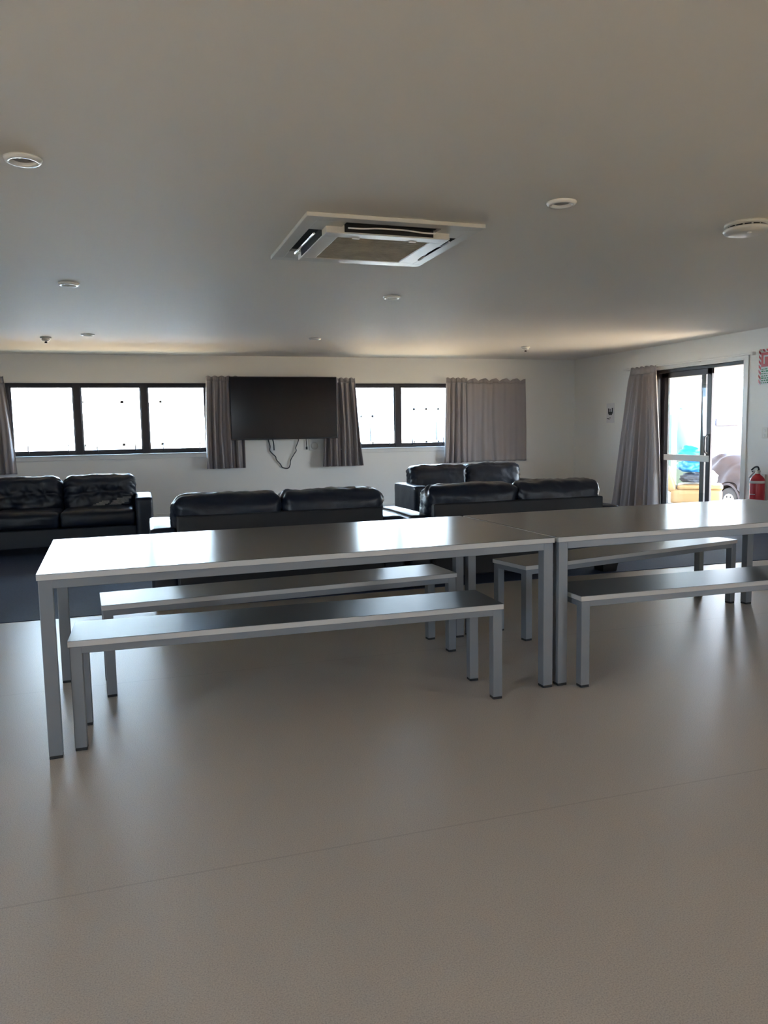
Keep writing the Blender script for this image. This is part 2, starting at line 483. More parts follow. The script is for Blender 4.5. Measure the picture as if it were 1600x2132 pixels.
# ------------------------------------------------------------------ sofas
def cushion(w, d, h, r, bulge=(0, 0, 0), n=(16, 8, 8), seed=0, wrinkle=.004, tufts=(), end_gather=0.0):
    """rounded, bulging, slightly wrinkled cushion centred on the origin; w along x, d along y, h along z"""
    bm = bmesh.new()
    half = Vector((w / 2, d / 2, h / 2))
    cache = {}
    def V(p):
        key = tuple(round(c, 4) for c in p)
        if key in cache: return cache[key]
        q = Vector((p[0] * half.x, p[1] * half.y, p[2] * half.z))
        rr = min(r, min(half) * .98)
        inner = Vector([max(-(half[i] - rr), min(half[i] - rr, q[i])) for i in range(3)])
        dv = q - inner
        if dv.length > 1e-6: q = inner + dv.normalized() * rr
        for i in range(3):
            j, k = (i + 1) % 3, (i + 2) % 3
            q[i] += math.copysign(1, p[i]) * (abs(p[i]) ** 2) * bulge[i] * max(0, 1 - p[j] ** 2) * max(0, 1 - p[k] ** 2)
        s = Vector((seed * 3.1, seed * 1.7, seed * .9))
        nv = noise.noise(Vector((q.x * 7, q.y * 7, q.z * 9)) + s) * wrinkle * 1.5 + noise.noise(q * 22 + s) * wrinkle * .7
        if end_gather:                       # gathered creases near the two ends
            g = max(0, abs(p[0]) - .72) / .28
            nv += end_gather * g * math.sin(q.z * 95 + q.y * 70 + seed)
        dn = dv.normalized() if dv.length > 1e-6 else Vector((0, 0, 0))
        q += dn * nv
        for (tx, tz, dep) in tufts:          # sunken tufts on the front face with creases
            if p[1] < -.5:
                dx, dz = q.x - tx, q.z - tz
                rad = math.hypot(dx, dz)
                a = math.atan2(dz, dx)
                q.y += dep * math.exp(-(rad / .05) ** 2) + .012 * math.exp(-(rad / .13) ** 2) * (math.sin(a * 7 + seed) * .5 + math.sin(a * 4 + 1.3) * .6)
        cache[key] = bm.verts.new(q)
        return cache[key]
    for ax in range(3):
        j, k = (ax + 1) % 3, (ax + 2) % 3
        for sgn in (-1, 1):
            for a in range(n[j]):
                for b in range(n[k]):
                    vs_ = []
                    for (u, v) in ((a, b), (a + 1, b), (a + 1, b + 1), (a, b + 1)):
                        p = [0, 0, 0]; p[ax] = sgn
                        p[j] = -1 + 2 * u / n[j]; p[k] = -1 + 2 * v / n[k]
                        vs_.append(V(p))
                    try:
                        f = bm.faces.new(vs_ if sgn > 0 else vs_[::-1]); f.smooth = True
                    except ValueError:
                        pass
    return bm

def moved(bm, loc, rx=0.0, rz=0.0):
    bm.transform(Matrix.Translation(loc) @ Matrix.Rotation(rz, 4, 'Z') @ Matrix.Rotation(rx, 4, 'X'))
    return bm

SG = 'black leather sofas'
def make_sofa(label, loc, rz, tufted=False, worn=False, seed=0, s=1.0):
    """faces -y; local origin at the front left floor corner; 1.94 wide, 0.9 deep"""
    root = empty('sofa', loc, rz)
    tag(root, label, 'sofa', SG)
    root.scale = (s, s, s)
    Wd, D, aw = 1.94, .90, .185
    obj('base', B(aw - .005, Wd - aw + .005, .03, D - .02, .075, .275, .012, 2), M['leather'], root)
    obj('back_panel', B(aw + .004, Wd - aw - .004, D - .16, D, .075, .668, .012, 2), M['leather_back'], root)
    for k, x in enumerate((0, Wd - aw)):
        a = cushion(aw, D - .03, .505, .024, (0.004, .004, .006), (6, 20, 14), seed + k, .0025)
        obj('arm', moved(a, (x + aw / 2, (D - .03) / 2 + .0, .075 + .2525)), M['leather'], root)
    cw = (Wd - 2 * aw) / 2
    for k in range(2):
        cx = aw + cw * (k + .5)
        c = cushion(cw - .004, .66, .18, .05, (.0, .008, .022), (24, 16, 8), seed + 3 + k, .006)
        obj('seat_cushion', moved(c, (cx, .02 + .33, .275 + .085)), M['leather'], root)
        tf = ((-.19, .0, .03), (.02, .02, .03), (.21, .01, .022)) if tufted else ()
        bc = cushion(cw + (.03 if not tufted else .0), .27, .42, .085, (.006, .03, .012), (48, 12, 32) if tufted else (40, 14, 20), seed + 7 + k, .009, tf, .006)
        moved(bc, (cx + (-.008 if k == 0 else .008), .715, .595), rx=-.10)
        o = obj('back_cushion', bc, M['leather'], root)
        if worn and k == 1:
            o.data.materials.append(M['worn'])
            for p in o.data.polygons:
                c = p.center
                if c.y > .66: continue
                for (px_, pz_, rx_, rz_) in ((cx + .02, .485, .10, .026), (cx + .22, .505, .115, .038)):
                    q = ((c.x - px_) / rx_) ** 2 + ((c.z - pz_ - .25 * (c.x - px_)) / rz_) ** 2
                    if q + noise.noise(c * 26) * .7 < 1: p.material_index = 1
    for x in (.01, Wd - .17):
        for y in (.02, D - .18):
            f = bmesh.new()
            bmesh.ops.create_cone(f, cap_ends=True, segments=4, radius1=.094, radius2=.112, depth=.085)
            f.transform(Matrix.Translation((x + .08, y + .08, .0425)) @ Matrix.Rotation(PI / 4, 4, 'Z'))
            obj('foot', f, M['tvb'], root)
    return root

make_sofa('black sofa facing the camera under the left window, one back cushion peeling', (-1.782, 8.86, .004), 0, True, True, 1, .99)
make_sofa('black leather sofa in the middle seen from behind, below the television', (2.008, 6.645, .004), PI - .01, seed=21)
make_sofa('black leather sofa on the right seen from behind, its foot showing under the right table', (3.975, 6.66, .004), PI + .012, seed=34)
make_sofa('black leather two-seat sofa facing the camera below the closed curtain at the far right', (3.218, 8.91, .004), -.012, seed=52, s=.975)

# ------------------------------------------------------------------ television, leads, wall plate
def television():
    root = empty('television', (2.152, RY1, 1.15))
    tag(root, 'large black wall-mounted television between two bunched curtains', 'television')
    w, h = .812, .935
    yb = -.16
    sh = bmesh.new()
    box(sh, -w, w, yb - .035, yb, 0, h, .006); box(sh, -.5, .5, yb, yb + .05, .12, .75, .01)
    obj('casing', sh, M['tvb'], root)
    obj('screen', B(-w + .011, w - .011, yb - .0385, yb - .034, .022, h - .012), M['screen'], root)
    obj('wall_bracket', B(-.28, .28, yb + .049, -.001, .3, .65, .004), M['tvb'], root)
    root.rotation_euler = (0, 0, 0)
television()
def ony(px, py, y):
    d = fwd + R_ * ((px - 800) / F_PX) - U_ * ((py - 1066) / F_PX)
    return Vector((0, 0, CAM_H)) + d * (y / d.y)
# leads hang from behind the set, close to the wall
yl = RY1 - .02
loop = [(1.93, yl, 1.30), (1.912, yl, 1.17), (1.938, yl, 1.05), (1.932, yl, .985), (1.975, yl, .93), (2.02, yl, .885), (2.03, yl, .84), (2.09, yl, .77), (2.115, yl, .725), (2.17, yl, .705), (2.215, yl, .71), (2.24, yl, .76), (2.25, yl, .83), (2.31, yl, .925), (2.34, yl, .97), (2.335, yl, 1.02), (2.37, yl, 1.10), (2.385, yl, 1.17), (2.38, yl, 1.30)]
tag(obj('lead', tube(bmesh.new(), spline(loop, 5), .0075, 6), M['cable']), 'long dark lead hanging in a loop on the wall below the television', 'cable')
tag(obj('lead', tube(bmesh.new(), spline([(1.975, yl - .02, 1.30), (1.975, yl - .02, 1.18), (1.992, yl - .02, 1.08), (1.995, yl - .02, .985)], 5), .009, 6), M['cable']), 'short dark lead dangling beside the loop, left side below the television', 'cable')
pl = bmesh.new(); tube(pl, spline([(2.49, yl, 1.30), (2.50, yl, 1.17), (2.507, yl, 1.02)], 5), .006, 6)
o = tag(obj('lead', pl, M['cable']), 'short straight lead with a black plug end, right of the loop below the television', 'cable')
obj('plug_end', tube(bmesh.new(), [(2.507, yl, 1.03), (2.508, yl, .985)], .013, 8), M['tvb'], o)
pr = tag(empty('wall_plate', (2.66, RY1, 1.06)), 'pale cable outlet plate on the wall below the right part of the television', 'wall plate')
obj('plate', B(-.11, .11, -.012, 0, -.09, .13, .005), M['wall'], pr)
g = bmesh.new(); lathe(g, [(.055, 0), (.055, -.014), (.045, -.018), (0, -.018)], 24, (-.03, -.011, -.02), 'Y')
obj('round_cover', g, M['white'], pr)

# ------------------------------------------------------------------ curtains
def curtain(label, axis, plane, top, bot, z0, z1, folds, amp, seed, group='taupe curtains', header=.085, flat=None, spread=1.0):
    """pleated curtain hanging in front of a wall. top/bot: (u0, u1) extents; axis: 'X' along the back wall, 'Y' along the right wall"""
    rnd = random.Random(seed)
    ph = [rnd.uniform(-.8, .8) for _ in range(folds * 2 + 2)]
    am = [rnd.uniform(.55, 1.15) for _ in range(folds * 2 + 2)]
    sk = [rnd.uniform(-.35, .35) for _ in range(folds * 2 + 2)]
    NU, NV = folds * 14, 40
    def P(i, j):
        u, v = i / NU, j / NV                       # v: 0 top .. 1 bottom
        e = v ** spread
        k = u * folds
        a = int(k)
        fr = k - a
        A = am[a] * (1 - fr) + am[a + 1] * fr
        hd = min(1.0, v * (z1 - z0) / (header * 2.2))   # header: tight small pleats
        w = math.sin(2 * PI * (k + .18 * math.sin(2 * PI * k) + (ph[a] * (1 - fr) + ph[a + 1] * fr) * .25 * v))
        w = math.copysign(abs(w) ** .8, w)
        d = amp * A * (.25 + .75 * hd) * w * (.75 + .45 * v) + .006 * math.sin(2 * PI * k * 3.0) * (1 - hd)
        d += .010 * noise.noise(Vector((u * 6, v * 3, seed)))
        uu = u + (sk[a] * (1 - fr) + sk[a + 1] * fr) * .5 / folds * math.sin(PI * v)
        s0 = top[0] + (top[1] - top[0]) * uu
        s1 = bot[0] + (bot[1] - bot[0]) * uu
        s = s0 * (1 - e) + s1 * e
        z = z1 - (z1 - z0) * v
        if j == 0: z += .008 * math.sin(2 * PI * k)
        if flat and j < 3: z -= flat * abs(math.sin(PI * k)) ** 6 * (1 - j / 3)
        z += .006 * w * v
        if axis == 'X': return (s, plane - d, z)
        return (plane - d, s, z)
    def sheet(j0, j1):
        bm = bmesh.new()
        g = [[bm.verts.new(P(i, j)) for j in range(j0, j1 + 1)] for i in range(NU + 1)]
        for i in range(NU):
            for j in range(j1 - j0):
                f = bm.faces.new((g[i][j], g[i + 1][j], g[i + 1][j + 1], g[i][j + 1])); f.smooth = True
        return bm
    jh = max(2, round(header / (z1 - z0) * NV))
    root = tag(empty('curtain', ((top[0] + top[1]) / 2, plane, z0) if axis == 'X' else (plane, (top[0] + top[1]) / 2, z0)), label, 'curtain', group)
    for nm, a, b in (('pleated_heading', 0, jh), ('drape', jh, NV)):
        o = obj(nm, sheet(a, b), M['curtain'], root, True)
        o.matrix_parent_inverse = Matrix.Translation(root.location).inverted()
        md = o.modifiers.new('thickness', 'SOLIDIFY'); md.thickness = .003
    return root

YC = RY1 - .085
curtain('taupe curtain bunched at the left frame edge, left of the three-pane window', 'X', YC, (-2.25, -1.69), (-2.3, -1.60), .745, 2.085, 5, .050, 3)
curtain('taupe curtain bunched between the three-pane window and the left side of the television', 'X', YC, (1.02, 1.52), (.985, 1.55), .735, 2.095, 5, .055, 11)
curtain('taupe curtain bunched at the right side of the television, left of the two-pane view', 'X', YC, (2.80, 3.285), (2.745, 3.39), .715, 2.075, 6, .055, 17)
curtain('wide almost flat taupe curtain drawn over the right pane, above the rear right sofa', 'X', RY1 - .055, (5.10, 6.255), (5.10, 6.275), .715, 2.075, 6, .014, 23, flat=.035)
curtain('narrow bunched taupe curtain between the right window pane and the wide flat curtain', 'X', RY1 - .125, (4.80, 5.165), (4.755, 5.17), .712, 2.08, 4, .034, 29)
curtain('full-length taupe curtain gathered beside the glass sliding door, flaring to the floor', 'Y', RX1 - .13, (10.06, 9.50), (10.46, 9.38), .012, 2.115, 5, .080, 31, spread=1.25)

rod = tag(empty('curtain_rail', (RX1, 9.0, 2.11)), 'thin white curtain rail above the sliding door, running to the red fire sign', 'curtain rail')
r = bmesh.new(); box(r, -.075, -.045, -1.25, 1.35, -.012, .012, .004)
obj('rail', r, M['trim'], rod)
obj('end_cap', B(-.085, -.036, -1.29, -1.25, -.02, .02, .006), M['trim'], rod)
for y in (-1.23, -.3, .6, 1.3): obj('bracket', B(-.046, 0, y - .012, y + .012, -.015, .02, .003), M['white'], rod)

# ------------------------------------------------------------------ ceiling fittings
def aircon():
    root = tag(empty('ceiling_air_conditioner', (1.402, 4.62, CH), .012), 'square white ceiling air conditioner with four open louvres and a dusty beige grille', 'air conditioner')
    h0, h1 = .51, .535
    gx, gy, w = .44, .455, .365               # outer edges of the slots, half width of the dropped middle panel
    bm = bmesh.new()
    for x0, x1, y0, y1 in ((-h0, h0, gy, h1), (-h0, h0, -h1, -gy), (-h0, -gx, -gy, gy), (gx, h0, -gy, gy)):
        box(bm, x0, x1, y0, y1, -.022, 0, .003)
    for sx in (-1, 1):
        for sy in (-1, 1):
            x0, x1 = sorted((sx * gx, sx * .275)); y0, y1 = sorted((sy * gy, sy * .275))
            box(bm, x0, x1, y0, y1, -.022, 0, .001)
    obj('outer_panel', bm, M['white'], root)
    c = bmesh.new()
    dz = -.056
    box(c, -w, w, .275, w, dz, -.012, .004); box(c, -w, w, -w, -.275, dz, -.012, .004)
    box(c, -w, -.275, -.275, .275, dz, -.012, .004); box(c, .275, w, -.275, .275, dz, -.012, .004)
    inner = obj('inner_panel', c, M['white'], root)
    g = bmesh.new()
    box(g, -.276, .276, -.276, .276, dz + .007, -.012)
    for i in range(23):
        y = -.262 + i * .0238
        box(g, -.27, .27, y - .004, y + .004, dz + .003, dz + .008)
    obj('intake_grille', g, M['grille'], root)
    for x in (-.17, .17): obj('grille_clip', B(x - .022, x + .022, -.284, -.262, dz - .004, dz + .008, .003), M['white'], inner)
    for sx, sy in ((0, 1), (0, -1), (1, 0), (-1, 0)):
        R = Matrix.Rotation(math.atan2(sy, sx) - PI / 2, 4, 'Z')
        e1 = gy if sy else gx
        d = B(-.274, .274, w, e1, -.006, -.002)
        box(d, -.274, .274, e1 - .003, e1 + .001, -.0225, -.002); box(d, -.262, .262, w - .001, w + .003, dz + .007, -.002)
        d.transform(R)
        obj('slot_shade', d, M['dark'], root)  # dark strips stand in for the shade inside the outlet slot
        f = bmesh.new()
        rows = []
        off = w + (e1 - w) * .45
        for i in range(25):
            x = -.255 + .51 * i / 24
            lift = .011 * math.exp(-((abs(x) / .255 - 0) / .55) ** 4)
            z = -.040 + lift
            rows.append([f.verts.new((x, off + .012 - lift, z - .004)), f.verts.new((x, off + .016 - lift, z + .003)), f.verts.new((x, off + .006 - lift, z + .006)), f.verts.new((x, off + .002 - lift, z))])
        for p, q in zip(rows, rows[1:]):
            for a in range(4):
                f.faces.new((p[a], p[(a + 1) % 4], q[(a + 1) % 4], q[a]))
        f.faces.new(rows[0]); f.faces.new(rows[-1][::-1])
        f.transform(R)
        obj('louvre', f, M['ring'], root)
aircon()

def downlight(x, y, label):
    root = tag(empty('downlight', (x, y, CH)), label, 'ceiling light', 'recessed ceiling downlights')
    a = bmesh.new()
    lathe(a, [(.046, -.001), (.049, -.012), (.056, -.017), (.066, -.016), (.075, -.006), (.076, 0), (.046, 0), (.046, -.001)], 40)
    obj('trim_ring', a, M['ring'], root)
    b = bmesh.new(); lathe(b, [(.0455, -.001), (.040, -.004), (.018, -.0045), (0, -.0045)], 32)
    obj('lamp_recess', b, M['recess_grey'], root)  # flat grey disc stands in for the shaded recess
downlight(-.388, 3.607, 'white round downlight nearest the left frame edge, largest on the left of the ceiling')
downlight(2.114, 3.61, 'white round downlight in front of and right of the air conditioner, toward the smoke alarm')
downlight(-.427, 6.40, 'small white downlight on the left, midway between the largest one and the far wall')
downlight(2.146, 6.466, 'small white downlight just beyond the air conditioner, over the television side')
downlight(-.466, 9.539, 'tiny white downlight close to the far wall above the left window')
downlight(2.15, 9.5, 'tiny white downlight close to the far wall above the television')

sm = tag(empty('smoke_alarm', (3.37, 3.717, CH)), 'large round white smoke alarm at the right frame edge of the ceiling', 'smoke alarm')
b = bmesh.new(); lathe(b, [(0, 0), (.118, 0), (.120, -.012), (.112, -.017), (.10, -.018), (.10, -.03), (.104, -.034), (.0, -.034)], 48)
obj('base', b, M['white'], sm)
b = bmesh.new(); lathe(b, [(.10, -.030), (.123, -.031), (.126, -.040), (.118, -.052), (.085, -.062), (.03, -.067), (0, -.0675)], 48)
obj('cover', b, M['white'], sm)
sl = bmesh.new()
for i in range(14):
    a0 = 2 * PI * i / 14
    q = B(.0985, .1025, -.017, .017, -.0295, -.0195); q.transform(Matrix.Rotation(a0, 4, 'Z')); merge(sl, q)
obj('vent_slots', sl, M['dark'], sm)
lp = bmesh.new(); lathe(lp, [(.012, -.062), (.012, -.069), (0, -.071)], 16, (-.03, -.055, 0)); obj('test_button', lp, M['white'], sm)

def detector(x, y, label):
    root = tag(empty('heat_detector', (x, y, CH)), label, 'heat detector', 'small ceiling heat detectors')
    a = bmesh.new(); lathe(a, [(0, 0), (.062, 0), (.063, -.012), (.056, -.017), (.048, -.018), (0, -.018)], 32); obj('base', a, M['white'], root)
    a = bmesh.new(); lathe(a, [(.046, -.017), (.048, -.03), (.040, -.042), (.022, -.05), (0, -.051)], 32); obj('body', a, M['white'], root)
    a = bmesh.new(); lathe(a, [(.014, -.049), (.014, -.062), (.018, -.064), (.016, -.068), (0, -.068)], 16); obj('sensor_tip', a, M['tvb'], root)
detector(-.943, 9.893, 'small round white heat detector on the ceiling above the left window')
detector(5.309, 10.02, 'small round white heat detector on the ceiling near the right rear corner')

# ------------------------------------------------------------------ on the right wall
pn = tag(empty('paper_notice', (RX1, 10.78, 1.47)), 'white paper notice with a dark pictogram on the right wall beside the door curtain', 'notice')
obj('sheet', B(-.003, -.0005, -.105, .105, -.155, .155), M['paper'], pn)
ik = bmesh.new()
box(ik, -.0045, -.0028, -.07, .06, -.01, .02); box(ik, -.0045, -.0028, .035, .06, .02, .075); box(ik, -.0045, -.0028, -.005, .015, .02, .07); box(ik, -.0045, -.0028, -.07, -.04, .02, .08)
box(ik, -.0045, -.0028, -.05, .045, -.03, -.01)
obj('pictogram', ik, M['ink'], pn)
ik = bmesh.new()
for z, a, b in ((-.085, .04, .09), (-.095, .02, .045), (-.075, -.005, .015)): box(ik, -.0045, -.0028, a, b, z - .006, z + .006)
obj('scribble', ik, M['ink'], pn)

sg = tag(empty('fire_sign', (RX1, 7.50, 1.94)), 'red and white fire safety sign with striped border at the right frame edge', 'sign')
obj('board', B(-.006, -.001, -.19, .19, -.21, .21, .001, 1), M['paper'], sg)
st = bmesh.new()
z = -.21
while z < .2:                                # slanted red hazard stripes down both edges
    for y0 in (.155, -.19):
        a = [(y0, z), (y0 + .035, z + .035), (y0 + .035, z + .065), (y0, z + .03)]
        prism(st, [(u, min(zz, .21)) for u, zz in a], -.0075, -.0055, 'X')
    z += .058
y = -.15
while y < .14:
    prism(st, [(y, .178), (y + .03, .178), (y + .06, .21), (y + .03, .21)], -.0075, -.0055, 'X')
    y += .058
obj('striped_border', st, M['red'], sg)
obj('red_panel', B(-.008, -.0055, -.15, .15, .0, .17), M['red'], sg)
wm = bmesh.new(); box(wm, -.0095, -.0075, .02, .115, .118, .135)
box(wm, -.0095, -.0075, .095, .115, .035, .118)
obj('white_symbol', wm, M['paper'], sg)
gl = bmesh.new()
rr = random.Random(4)
for i in range(7):
    yy = .145
    while yy > -.14:
        l = rr.uniform(.012, .04)
        box(gl, -.0075, -.0055, yy - l, yy, -.195 + i * .027, -.195 + i * .027 + rr.uniform(.009, .016)); yy -= l + .012
obj('small_print', gl, M['green'], sg)

sw = tag(empty('light_switch', (RX1, 7.56, 1.15)), 'white light switch plate on the wall right of the door, above the extinguisher', 'light switch')
obj('plate', B(-.010, 0, -.045, .045, -.065, .065, .004), M['white'], sw)
for z in (-.03, .03): obj('rocker', B(-.016, -.009, -.014, .014, z - .017, z + .017, .003), M['trim'], sw)

fe = tag(empty('fire_extinguisher', (RX1 - .105, 7.545, .215)), 'red fire extinguisher with pale label band and black lever on the wall by the door', 'fire extinguisher')
b = bmesh.new(); lathe(b, [(0, 0), (.07, 0), (.082, .01), (.085, .03), (.085, .36), (.08, .385), (.06, .415), (.03, .44), (.026, .455), (0, .455)], 40)
obj('cylinder', b, M['red'], fe)
b = bmesh.new(); lathe(b, [(.0855, .335), (.0862, .336), (.0862, .365), (.0855, .366)], 40); obj('label_band', b, M['label'], fe)
for z0, h, a0, a1 in ((.06, .035, 2.5, 3.5), (.2, .01, 2.6, 3.7), (.26, .05, 2.5, 2.75)):
    b = bmesh.new()
    n = 10
    A = [b.verts.new((.0864 * math.cos(a0 + (a1 - a0) * i / n), .0864 * math.sin(a0 + (a1 - a0) * i / n), z0)) for i in range(n + 1)]
    C = [b.verts.new((.0864 * math.cos(a0 + (a1 - a0) * i / n), .0864 * math.sin(a0 + (a1 - a0) * i / n), z0 + h)) for i in range(n + 1)]
    for i in range(n): b.faces.new((A[i], A[i + 1], C[i + 1], C[i]))
    obj('printed_mark', b, M['label'], fe)
b = bmesh.new()
n = 10
A = [[b.verts.new((.0866 * math.cos(2.3 + .5 * i / n), .0866 * math.sin(2.3 + .5 * i / n), zz)) for i in range(n + 1)] for zz in (.03, .075)]
for i in range(n): b.faces.new((A[0][i], A[0][i + 1], A[1][i + 1], A[1][i]))
obj('green_mark', b, M['green'], fe)
b = bmesh.new(); lathe(b, [(.03, .45), (.03, .475), (.02, .49), (0, .49)], 20)
box(b, -.02, .02, -.03, .06, .475, .49, .004)
obj('valve', b, M['metal'], fe)
b = bmesh.new(); tube(b, spline([(0, -.02, .495), (0, .0, .53), (0, .05, .525), (0, .10, .49)]), .010); tube(b, [(0, -.02, .49), (0, .09, .47)], .009)
obj('lever', b, M['tvb'], fe)
b = bmesh.new(); tube(b, spline([(0, .04, .478), (-.01, .08, .44), (-.02, .115, .40)]), .009)
obj('nozzle', b, M['metal'], fe)
b = bmesh.new(); box(b, .085, .104, -.03, .03, -.02, .44, .003); box(b, -.085, .104, -.04, .04, -.012, -.002, .003)
obj('wall_bracket', b, M['metal'], fe)

# ------------------------------------------------------------------ outside
tag(obj('ground', B(-60, 80, -60, 110, -.85, -.70), M['ground']), kind='structure')
tag(obj('deck', B(RX1 + WT, 9.6, 6.0, 12.6, -.70, -.03), M['deck']), kind='structure')

# porch roof made opaque and extended to shade deck and buggy: corrugated iron roof, fascia beam, posts
vr = tag(empty('shade_roof', (RX1 + WT, 10.5, 2.56)), 'open corrugated roof outside the sliding door, extended to shade the buggy', 'shade_roof')
bm = bmesh.new()
n = 330
Y0, Y1 = -4.0, 7.5
rows = []
for i in range(n + 1):
    y = Y0 + (Y1 - Y0) * i / n
    dz = .014 * math.sin(2 * PI * y / .115)
    rows.append((bm.verts.new((0.02, y, .02 + dz)), bm.verts.new((6.9, y, -.02 + dz))))
for a, b in zip(rows, rows[1:]):
    f = bm.faces.new((a[0], b[0], b[1], a[1])); f.smooth = True
o = obj('corrugated_roof', bm, M['roofing'], vr)
o.modifiers.new('thickness', 'SOLIDIFY').thickness = .004
obj('beam', B(6.6, 6.66, Y0, Y1, -.13, -.045, .004), M['trim'], vr)
for y in (-3.9, 7.4): obj('post', B(6.58, 6.68, y - .05, y + .05, -3.26, -.13, .004), M['trim'], vr)

# tan armchair on the deck, seen from the side
ch = tag(empty('armchair', (8.93, 10.20, -.03), .885), 'tan upholstered armchair outside the sliding door, piled with blue bags', 'armchair')
obj('base', cushion(.78, .98, .30, .04, (0, 0, .0), (10, 14, 6), 5, .002).copy() if False else moved(cushion(.78, .98, .29, .04, (.006, .006, 0), (10, 14, 6), 5, .002), (.39, .49, .16)), M['tan'], ch, True)
obj('seat_cushion', moved(cushion(.78, .86, .10, .045, (.01, .01, .012), (12, 14, 6), 6, .004), (.385, .42, .345)), M['tan'], ch, True)
bk = cushion(.78, .17, .52, .06, (.0, .02, .01), (12, 8, 12), 8, .004)
obj('backrest', moved(bk, (.39, 1.02, .50), rx=-.33), M['tan'], ch, True)
for x in (.06, .72):
    for y in (.07, .9): obj('foot', B(x - .025, x + .025, y - .025, y + .025, 0, .03, .003), M['tvb'], ch)
ch.scale = (.80, .80, .80)

def bag(name, label, m, loc, size, seed, rz=0, ear=0.0):
    bm = bmesh.new()
    bmesh.ops.create_icosphere(bm, subdivisions=4, radius=1)
    s = Vector((seed * 2.3, seed * 5.1, seed * 1.1))
    for v in bm.verts:
        p = v.co.copy()
        k = 1 + .26 * noise.noise(p * 1.6 + s) + .16 * noise.noise(p * 3.5 + s) + .08 * noise.noise(p * 9 + s)
        p *= k
        if p.z < -.75: p.z = -.75
        if ear and v.co.z > .75: p.z += ear * (v.co.z - .75) / .25
        v.co = Vector((p.x * size[0], p.y * size[1], (p.z + .75) * size[2] / 1.75))
    o = obj(name, bm, m, None, True)
    o.location = loc; o.rotation_euler = (0, 0, rz)
    return tag(o, label, 'bag', 'bags piled on the outdoor armchair')
bag('bag', 'slate-grey soft bag lying on the tan armchair seat, lowest of the pile', M['greybag'], (8.763, 10.719, .318), (.22, .20, .15), 3, .885)
bag('bag', 'bright blue bag on top of the grey bag, just below the white door rail', M['blue'], (8.74, 10.735, .486), (.20, .20, .21), 7, .885)
bag('bag', 'turquoise bag topmost of the pile, showing above the white door rail', M['cyan'], (8.72, 10.75, .715), (.15, .19, .18), 12, .885, ear=.25)
bag('bag', 'crumpled white plastic bag on the right front of the pile beside the door stile', M['whitebag'], (8.90, 10.42, .318), (.08, .09, .2), 15, .885)

# covered buggy parked beyond the deck
cv = tag(empty('covered_buggy', (12.0, 13.60, -.70)), 'small vehicle under a mauve-grey cloth cover outside the door, one wheel showing', 'vehicle')
bm = bmesh.new()
NY, NA = 60, 40
def prof(y):                                  # cover height along the vehicle
    pts = [(-1.25, .55), (-.95, .72), (-.55, .83), (-.2, .94), (.1, 1.06), (.3, 1.13), (.5, 1.12), (.8, 1.02), (1.1, .78), (1.25, .6)]
    for (a, h0), (b, h1) in zip(pts, pts[1:]):
        if a <= y <= b:
            t = (y - a) / (b - a); t = t * t * (3 - 2 * t) * .5 + t * .5
            return h0 + (h1 - h0) * t
    return .55
grid = []
for i in range(NY + 1):
    y = -1.25 + 2.5 * i / NY
    H = prof(y)
    endk = min(1, (1.25 - abs(y)) / .25)
    row = []
    for k in range(NA + 1):
        a = PI * k / NA
        cx, sx = math.cos(a), math.sin(a)
        hx = (.62 * (.75 + .25 * endk))
        x = .66 - hx * math.copysign(abs(cx) ** .45, cx)
        hem = .40 + .05 * noise.noise(Vector((y * 3, k / 10, 2))) + (.22 * math.exp(-((y - .0) / .30) ** 2) if k < NA / 2 else 0)
        z = hem + (H - hem) * abs(sx) ** .6
        fold = .045 * math.sin(y * 13 + z * 11 + 2 * noise.noise(Vector((y * 2, z * 2, 5)))) + .03 * noise.noise(Vector((x * 4, y * 4, z * 4)))
        row.append(bm.verts.new((x - fold * abs(cx), y + .0, z + fold * .6 * abs(sx))))
    grid.append(row)
for a, b in zip(grid, grid[1:]):
    for k in range(NA):
        f = bm.faces.new((a[k], a[k + 1], b[k + 1], b[k])); f.smooth = True
bm.faces.new(grid[0]); bm.faces.new(grid[-1][::-1])
obj('cloth_cover', bm, M['cover'], cv)
obj('chassis', B(.16, 1.2, -1.1, 1.15, .22, .48, .02), M['dark'], cv)
fb = bmesh.new()                              # wheel arch lip
arch = [(.0 + .345 * math.cos(a), .26 + .345 * math.sin(a)) for a in [PI * i / 16 for i in range(17)]]
inner_ = [(.0 + .30 * math.cos(a), .26 + .30 * math.sin(a)) for a in [PI * i / 16 for i in range(17)]]
for i in range(16):
    prism(fb, [inner_[i], inner_[i + 1], arch[i + 1], arch[i]], .02, .20, 'X')
obj('wheel_arch', fb, M['cover'], cv)
for x, y in ((.06, 0), (1.06, 0), (.06, .9), (1.06, .9)):
    w = bmesh.new(); lathe(w, [(.14, 0.01), (.22, -.015), (.25, .01), (.26, .08), (.25, .15), (.22, .17), (.0, .17)], 40, (x, y, .26), 'X')
    wo = obj('wheel', w, M['tyre'], cv)
    hb = bmesh.new(); lathe(hb, [(.145, .02), (.14, -.004), (.12, .004), (.07, -.002), (.04, -.012), (0, -.014)], 32, (x, y, .26), 'X')
    ho = obj('hub', hb, M['hub'], wo)
    for q in range(6):
        a = q * PI / 3
        h = bmesh.new(); lathe(h, [(.016, 0), (.016, -.006), (0, -.006)], 12, (x + .002, y + .095 * math.cos(a), .26 + .095 * math.sin(a)), 'X')
        obj('hub_hole', h, M['dark'], wo)

cv.scale = (1.18, 1.12, 1.18)

